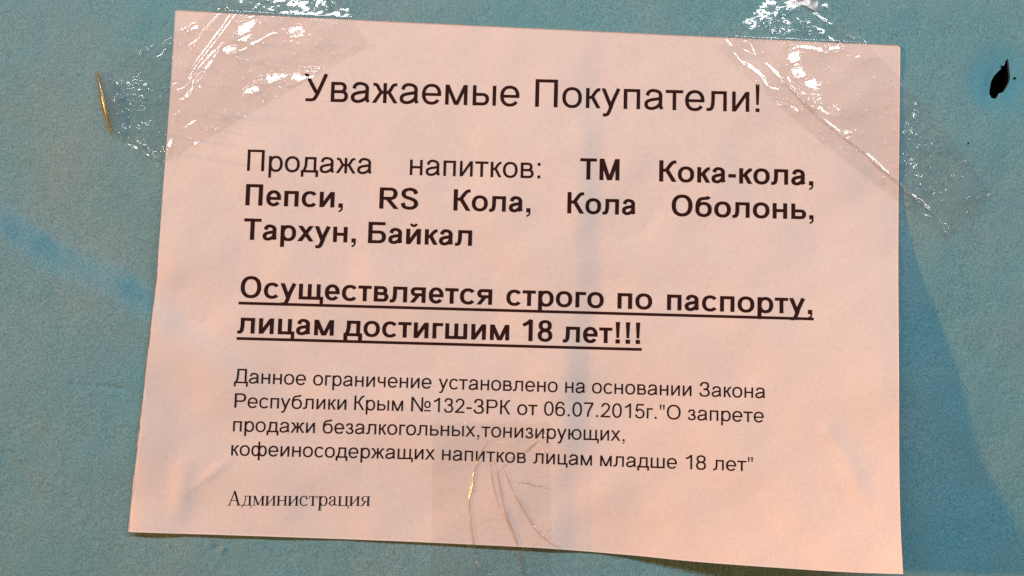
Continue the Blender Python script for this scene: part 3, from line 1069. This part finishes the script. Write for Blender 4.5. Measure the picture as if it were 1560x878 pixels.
def fold(parent, pts, half, height, zbase, material):
    """doubled-over film standing up along a crease: a narrow rounded ribbon, a part of its tape"""
    P_ = at_arc(bez(pts, 8), 90)
    P_ = P_ + np.stack([0.3 * mid(P_[:, 0] * 0.7, P_[:, 1] * 0.7), 0.3 * mid(P_[:, 1] * 0.7, P_[:, 0] * 0.7)], -1)
    T_ = np.gradient(P_, axis=0)
    T_ /= np.hypot(T_[:, 0], T_[:, 1])[:, None]
    nr = np.stack([-T_[:, 1], T_[:, 0]], -1)
    k_ = np.sin(np.linspace(0.06, 0.97, 90) * math.pi) ** 0.6 * (1 + 0.3 * mid(P_[:, 0] * 0.6, P_[:, 1] * 0.6))
    a = np.linspace(-1, 1, 9)
    prof = 1 - np.abs(a) ** 1.6
    U_ = P_[:, 0][None] + a[:, None] * half * k_[None] * nr[:, 0][None]
    V_ = P_[:, 1][None] + a[:, None] * half * k_[None] * nr[:, 1][None]
    zb = zbase(P_[:, 0], P_[:, 1])
    return strip_mesh('film_fold', U_, V_, zb[None] + 0.22e-3 + prof[:, None] * height * k_[None], material, parent)


def bubbles(seed, n, poly, need, u, v, r0=1.6, r1=3.6):
    """small trapped air bubbles whose upper side mirrors the tube"""
    rng = np.random.RandomState(seed)
    P_ = np.array(poly, float)
    lo, hi = P_.min(0), P_.max(0)
    z = np.zeros(u.shape)
    k = 0
    while k < n:
        c = rng.uniform(lo, hi)
        if not in_poly(np.array([c[0]]), np.array([c[1]]), poly)[0]:
            continue
        k += 1
        r = rng.uniform(r0, r1)
        a, e = rng.uniform(0, 3.14), rng.uniform(0.5, 1.0)
        m = (np.abs(u - c[0]) < 4 * r) & (np.abs(v - c[1]) < 4 * r)
        uu, vv = u[m] - c[0], v[m] - c[1]
        x_, y_ = uu * math.cos(a) + vv * math.sin(a), (-uu * math.sin(a) + vv * math.cos(a)) / e
        q = np.hypot(x_, y_) / r
        if m.any():
            z[m] += np.maximum(0, 1.5 - q) ** 2 * r * MM * 0.52 * need[m].mean()
    return z


def noise_left(u, v, under):
    return 0.020e-3 * soft(u, v) + np.where(under, 0.0003e-3, 0.0016e-3) * fine(u, v) + np.where(under, 0.002e-3, 0.0125e-3) * mid(u, v)


def marks_left(u, v, need):
    z = bubbles(15, 22, [(170, 126), (228, 122), (236, 200), (186, 196)], need, u, v, 3.0, 6.0) + bubbles(5, 60, [(164, 128), (236, 120), (245, 240), (180, 208)], need, u, v) + bubbles(6, 22, [(395, -8), (512, -8), (512, 20), (395, 14)], need, u, v)
    # long creases from the corner of the sheet to the upper right
    for pts, r in (([(287, 84), (303, 62), (322, 36), (336, 20)], 2.6), ([(279, 76), (300, 62), (322, 38), (340, 16)], 2.2),
                   ([(286, 116), (304, 88), (330, 55), (353, 20)], 2.4), ([(282, 126), (307, 92), (338, 52), (361, 21)], 2.4),
                   ([(262, 148), (282, 153), (298, 130), (322, 98), (340, 66)], 4.4), ([(292, 122), (312, 96), (336, 70)], 3.0), ([(261, 139), (280, 135), (297, 116)], 2.2), ([(261, 132), (275, 125)], 2.0),
                   ([(205, 96), (218, 78), (216, 70)], 2.4), ([(231, 90), (247, 84), (258, 66), (272, 62)], 2.2), ([(184, 98), (202, 76)], 2.2),
                   ([(170, 122), (200, 112), (225, 98)], 1.3), ([(148, 98), (164, 98)], 1.6),
                   ([(184, 217), (205, 226), (225, 238), (246, 246)], 2.4), ([(206, 216), (220, 217), (227, 230)], 2.4), ([(220, 232), (240, 236), (247, 246)], 1.8),
                   ([(258, 172), (264, 177), (272, 174)], 2.4), ([(276, 198), (288, 193), (300, 184)], 3.6),
                   ([(342, 84), (368, 78), (392, 66), (412, 54), (440, 50)], 3.0), ([(452, 113), (480, 105), (497, 109)], 2.4),
                   ([(416, 126), (428, 135), (444, 139)], 2.2), ([(388, 18), (396, 6), (412, 0), (430, -8)], 3.4), ([(410, 16), (428, 20), (458, 20)], 2.4), ([(412, 10), (422, 4), (436, 2)], 2.4),
                   ([(490, -5), (500, 4), (508, 22)], 3.2), ([(504, 8), (496, 12), (508, 22)], 1.8), ([(325, -6), (332, 4), (338, 14), (352, 18)], 4.4), ([(372, 178), (378, 180)], 2.6), ([(470, 94), (482, 95)], 2.6), ([(398, 21), (404, 24)], 2.6)):
        z = z + crease(u, v, pts, r, need=need)
    for c, rx, ry, rot, tl_ in (((286, 36), 17, 14, -20, .3), ((374, 45), 11, 26, 28, 0), ((352, 78), 12, 9, -30, 0), ((449, 51), 14, 10, 0, 0), ((416, 122), 34, 9, -14, .1),
                                ((456, 119), 26, 8, -6, 0), ((386, 136), 16, 8, -20, 0), ((259, 219), 5, 8, 30, 0), ((252, 229), 5, 4, 0, 0), ((211, 154), 6, 5, 0, 0), ((186, 146), 5, 4, 0, 0), ((200, 136), 6, 4, 30, 0), ((299, 218), 6, 4, 40, 0), ((176, 152), 5, 4, 0, 0), ((216, 166), 6, 4, 20, 0), ((208, 124), 9, 5, 25, 0), ((190, 172), 4, 4, 0, 0), ((224, 188), 5, 4, 0, 0), ((188, 195), 4, 4, 0, 0), ((217, 218), 10, 4, 25, 0), ((238, 240), 8, 5, 30, 0), ((228, 72), 4, 9, 30, 0), ((256, 66), 9, 4, -30, 0), ((336, 8), 8, 10, -30, 0), ((500, 10), 7, 11, -25, 0), ((300, 120), 10, 14, 35, 0), ((472, 108), 22, 5, -8, 0)):
        z = z + washboard(u, v, c, rx, ry, rot, tilt=tl_, need=need)
    return z


u, v, z = tape([(150, 110), (262, 52), (372, -8), (480, -62)], [(176, 209), (212, 231), (247, 247), (300, 219), (350, 191), (455, 130), (566, 68)], noise_left, marks_left)
tl = strip_mesh('clear_tape', u, v, z, m_tape)
tag(tl, 'crumpled clear sticky tape across the upper left corner of the notice with one curling end', 'tape', TG)
# rolled lip along that end, tinted with the lamp's warm glint
nl_ = 60
e0 = np.stack([u[:, 0], v[:, 0]], -1)
lip_c = at_arc(bez([(147, 108), (153, 132), (160, 165), (168, 196), (173, 206)]), nl_)
th = np.linspace(-0.9, 2.6, 14)
rad = 4.0 * (0.2 + np.sin(np.linspace(0.08, 1, nl_) * 2.9) ** 0.8)
zw_ = z_wall(lip_c[:, 0], lip_c[:, 1])
LU = lip_c[:, 0][None] - rad[None] * np.cos(th)[:, None] * 0.9
LV = lip_c[:, 1][None] + 0 * th[:, None]
LZ = zw_[None] + 0.9e-3 + rad[None] * MM * 1.6 * (np.sin(th)[:, None] + 0.4)
strip_mesh('curled_edge', LU, LV, LZ, m_lip, tl)


def noise_right(u, v, under):
    z = 0.020e-3 * soft(u, v) + np.where(under, 0.0003e-3, 0.0014e-3) * fine(u, v) + np.where(under, 0.002e-3, 0.010e-3) * mid(u, v)
    return z + bump(u, v, 1185, 28, 46, 30) * np.where(under, 0, 1) * 0.014e-3 * mid(u, v)


def marks_right(u, v, need):
    z = bubbles(17, 8, [(1374, 150), (1400, 160), (1410, 260), (1376, 270)], need, u, v, 3.0, 5.5) + bubbles(7, 30, [(1374, 150), (1400, 160), (1436, 240), (1436, 320), (1376, 280)], need, u, v) + bubbles(8, 16, [(1440, 230), (1506, 300), (1470, 330), (1436, 300)], need, u, v) + bubbles(9, 26, [(1130, 0), (1205, 0), (1216, 52), (1130, 52)], need, u, v, 2.0, 4.5)
    for pts, r in (([(1120, 26), (1126, 16), (1140, 11), (1166, 12)], 3.4), ([(1105, 44), (1112, 37), (1120, 33), (1124, 22)], 2.4), ([(1104, 44), (1116, 46), (1120, 38)], 2.0), ([(1134, 38), (1150, 28), (1176, 21)], 1.4),
                   ([(1214, 28), (1222, 40), (1232, 56), (1240, 44), (1256, 56), (1276, 66), (1284, 76)], 4.2), ([(1284, 75), (1262, 82), (1240, 76), (1212, 72)], 3.6),
                   ([(1107, 62), (1111, 68), (1116, 71)], 2.4), ([(1118, 82), (1130, 96), (1148, 108), (1160, 118), (1168, 132), (1186, 138)], 3.2),
                   ([(1167, 98), (1180, 112), (1192, 122), (1204, 132)], 3.8), ([(1131, 76), (1144, 82), (1150, 86), (1142, 66)], 1.8), ([(1130, 65), (1140, 63)], 1.6),
                   ([(1080, 84), (1086, 80)], 1.6), ([(1164, 160), (1180, 154), (1196, 158), (1214, 171)], 4.2),
                   ([(1237, 163), (1248, 168), (1262, 176)], 3.6), ([(1281, 206), (1296, 203)], 3.6), ([(1302, 200), (1305, 198)], 2.4),
                   ([(1392, 168), (1396, 174), (1398, 184)], 2.6), ([(1421, 155), (1428, 155)], 2.4), ([(1423, 175), (1434, 169)], 1.8), ([(1419, 191), (1426, 189)], 1.6),
                   ([(1375, 246), (1379, 247)], 2.2), ([(1385, 252), (1391, 252)], 2.8), ([(1396, 256), (1400, 254)], 2.0), ([(1316, 62), (1320, 66), (1328, 67)], 2.6), ([(1320, 58), (1321, 66)], 2.2), ([(1297, 92), (1311, 86)], 2.0),
                   ([(1432, 336), (1440, 350), (1450, 366)], 3.6), ([(1404, 328), (1415, 330), (1424, 334)], 2.0), ([(1458, 358), (1485, 360), (1503, 350)], 1.2), ([(1456, 350), (1470, 346)], 1.4),
                   ([(1482, 350), (1494, 346), (1499, 341)], 1.8), ([(1480, 342), (1492, 338), (1498, 326)], 1.4), ([(1504, 300), (1508, 297)], 2.4), ([(1418, 298), (1432, 292)], 1.2), ([(1481, 314), (1485, 310)], 1.6)):
        z = z + crease(u, v, pts, r, need=need)
    # the long fold beside the lower edge
    d, s_, run = seg_dist(u, v, [(1195, 126), (1250, 180), (1310, 228), (1368, 280), (1430, 334)])
    z = z + 0.26e-3 * np.exp(-(d / 3.4) ** 2) * (0.7 + 0.3 * np.sin(run * 23)) + 0.10e-3 * np.exp(-(seg_dist(u, v, [(1230, 150), (1300, 212), (1360, 268)])[0] / 9) ** 2)
    for c, rx, ry, rot, tl_ in (((1210, 88), 9, 16, -8, 0), ((1216, 112), 12, 10, 30, 0), ((1236, 132), 15, 12, 30, 0), ((1232, 146), 19, 11, 10, 0), ((1274, 74), 14, 7, -20, 0), ((1186, 155), 16, 6, 10, 0),
                                ((1270, 168), 10, 9, 40, 0), ((1198, 124), 8, 8, 30, 0), ((1396, 178), 5, 9, -15, 0), ((1390, 200), 5, 5, 0, 0), ((1393, 254), 6, 5, 0, 0), ((1443, 350), 5, 13, -28, 0), ((1494, 341), 8, 4, -25, 0), ((1425, 157), 5, 4, 0, 0), ((1400, 268), 8, 3, 10, 0), ((1500, 322), 4, 7, 20, 0), ((1232, 42), 7, 12, -20, 0), ((1140, 12), 12, 5, -10, 0), ((1170, 30), 11, 9, 0, .3), ((1190, 48), 22, 6, 0, 0), ((1192, 18), 10, 8, 30, 0)):
        z = z + washboard(u, v, c, rx, ry, rot, tilt=tl_, need=need)
    return z


u, v, z = tape([(1212, -40), (1330, 75), (1430, 185), (1514, 300)], [(1088, 70), (1221, 192), (1340, 286), (1446, 368)], noise_right, marks_right)
tr = strip_mesh('clear_tape', u, v, z, m_tape)
tag(tr, 'long clear sticky tape slanting across the upper right corner of the notice', 'tape', TG)
# frosted torn end at the very top
fa = at_arc(bez([(1200, -30), (1208, 2), (1226, 8), (1243, 18)]), 40)
fb = at_arc(bez([(1246, -34), (1247, -20), (1247, -4), (1244.5, 18)]), 40)
k = np.linspace(0, 1, 30)[:, None, None]
Q = fa[None] * (1 - k) + fb[None] * k
fz = z_wall(Q[..., 0], Q[..., 1]) + 1.1e-3 + 0.10e-3 * mid(Q[..., 0], Q[..., 1])
strip_mesh('torn_end', Q[..., 0], Q[..., 1], fz, m_frost, tr)


def noise_low(u, v, under):
    return 0.016e-3 * soft(u, v) + 0.0020e-3 * mid(u, v) + np.where(under, 0.0, 0.002e-3) * fine(u, v)


def marks_low(u, v, need):
    z = np.zeros(u.shape)
    # folds that run together under the middle of the strip
    for pts, r, h in (([(744, 672), (728, 700), (720, 740), (715, 768), (720, 815), (726, 850), (729, 890)], 2.6, .22e-3), ([(750, 690), (757, 720), (770, 780), (788, 830), (800, 880)], 3.0, .24e-3),
                      ([(768, 715), (783, 750), (812, 800), (838, 826), (856, 836)], 3.2, .28e-3), ([(756, 722), (770, 708), (782, 694)], 2.6, .16e-3), ([(790, 735), (812, 738), (836, 744)], 2.4, .10e-3),
                      ([(800, 690), (822, 668)], 2.2, .10e-3), ([(748, 700), (754, 740), (762, 775)], 5.0, .16e-3), ([(780, 668), (786, 690)], 2.2, .10e-3), ([(770, 690), (764, 715), (772, 760)], 6.0, .14e-3)):
        d = seg_dist(u, v, bez(pts, 4))[0]
        z = z + h * np.exp(-(d / r) ** 2)
    for pts, r in (([(668, 644), (682, 640), (690, 637)], 2.2), ([(690, 637), (715, 638), (738, 642)], 1.0), ([(735, 639), (750, 630)], 1.8), ([(813, 655), (822, 657), (832, 661)], 3.2), ([(817, 662), (828, 661)], 2.0), ([(817, 692), (828, 686), (838, 684)], 1.4),
                   ([(762, 718), (768, 716)], 2.4), ([(780, 750), (783, 754)], 2.2), ([(779, 698), (783, 694)], 2.0), ([(813, 800), (820, 810), (830, 820)], 3.0), ([(794, 836), (798, 838)], 2.4), ([(800, 640), (802, 640)], 1.6), ([(762, 676), (766, 674)], 1.4), ([(743, 690), (747, 688)], 1.4)):
        z = z + crease(u, v, pts, r, need=need)
    for pts, r in (([(722, 712), (718, 740), (715, 768)], 1.6), ([(720, 706), (717, 730)], 1.2), ([(756, 716), (762, 735)], 1.2), ([(796, 840), (799, 862), (801, 876)], 1.4), ([(793, 845), (797, 866)], 1.2), ([(721, 820), (725, 850), (728, 876)], 1.2)):
        z = z + crease(u, v, pts, r, LAMP)
    for c, rx, ry, rot in (((820, 807), 4, 12, -36), ((765, 717), 5, 4, -20), ((823, 659), 11, 5, 12), ((797, 840), 4, 6, 0), ((680, 641), 12, 3.5, -12), ((742, 635), 8, 3, -20), ((830, 687), 9, 3, -15), ((782, 752), 3, 5, -20), ((728, 858), 3, 9, -10)):
        z = z + washboard(u, v, c, rx, ry, rot, need=need)
    return z


u, v, z = tape([(660, 642), (658, 760), (656, 960)], [(838, 642), (839, 760), (842, 960)], noise_low, marks_low)
tb = strip_mesh('clear_tape', u, v, z, m_thin)
tag(tb, 'wrinkled clear sticky tape running down over the bottom edge of the notice', 'tape', TG)

for pts, hw, h in (([(744, 672), (728, 700), (720, 740), (715, 768), (720, 815), (726, 850), (729, 890)], 2.0, .34e-3), ([(752, 700), (758, 722), (770, 780), (788, 830), (801, 884)], 2.0, .36e-3),
                   ([(768, 715), (783, 750), (812, 800), (836, 825), (856, 836)], 2.2, .4e-3), ([(757, 722), (770, 708), (782, 694)], 1.2, .2e-3), ([(745, 690), (752, 740), (762, 778)], 1.3, .18e-3),
                   ([(790, 735), (812, 738), (836, 744)], 1.4, .2e-3), ([(798, 692), (822, 668)], 1.5, .2e-3), ([(793, 842), (796, 862), (797, 880)], 1.4, .3e-3)):
    fold(tb, pts, hw, h, surface, m_fold)
for pts, hw, h in (([(1195, 126), (1222, 154), (1250, 181), (1280, 206)], 2.0, .4e-3), ([(1284, 210), (1310, 228), (1340, 255), (1368, 281), (1400, 308), (1430, 334)], 2.2, .45e-3)):
    fold(tr, pts, hw, h, surface, m_fold)
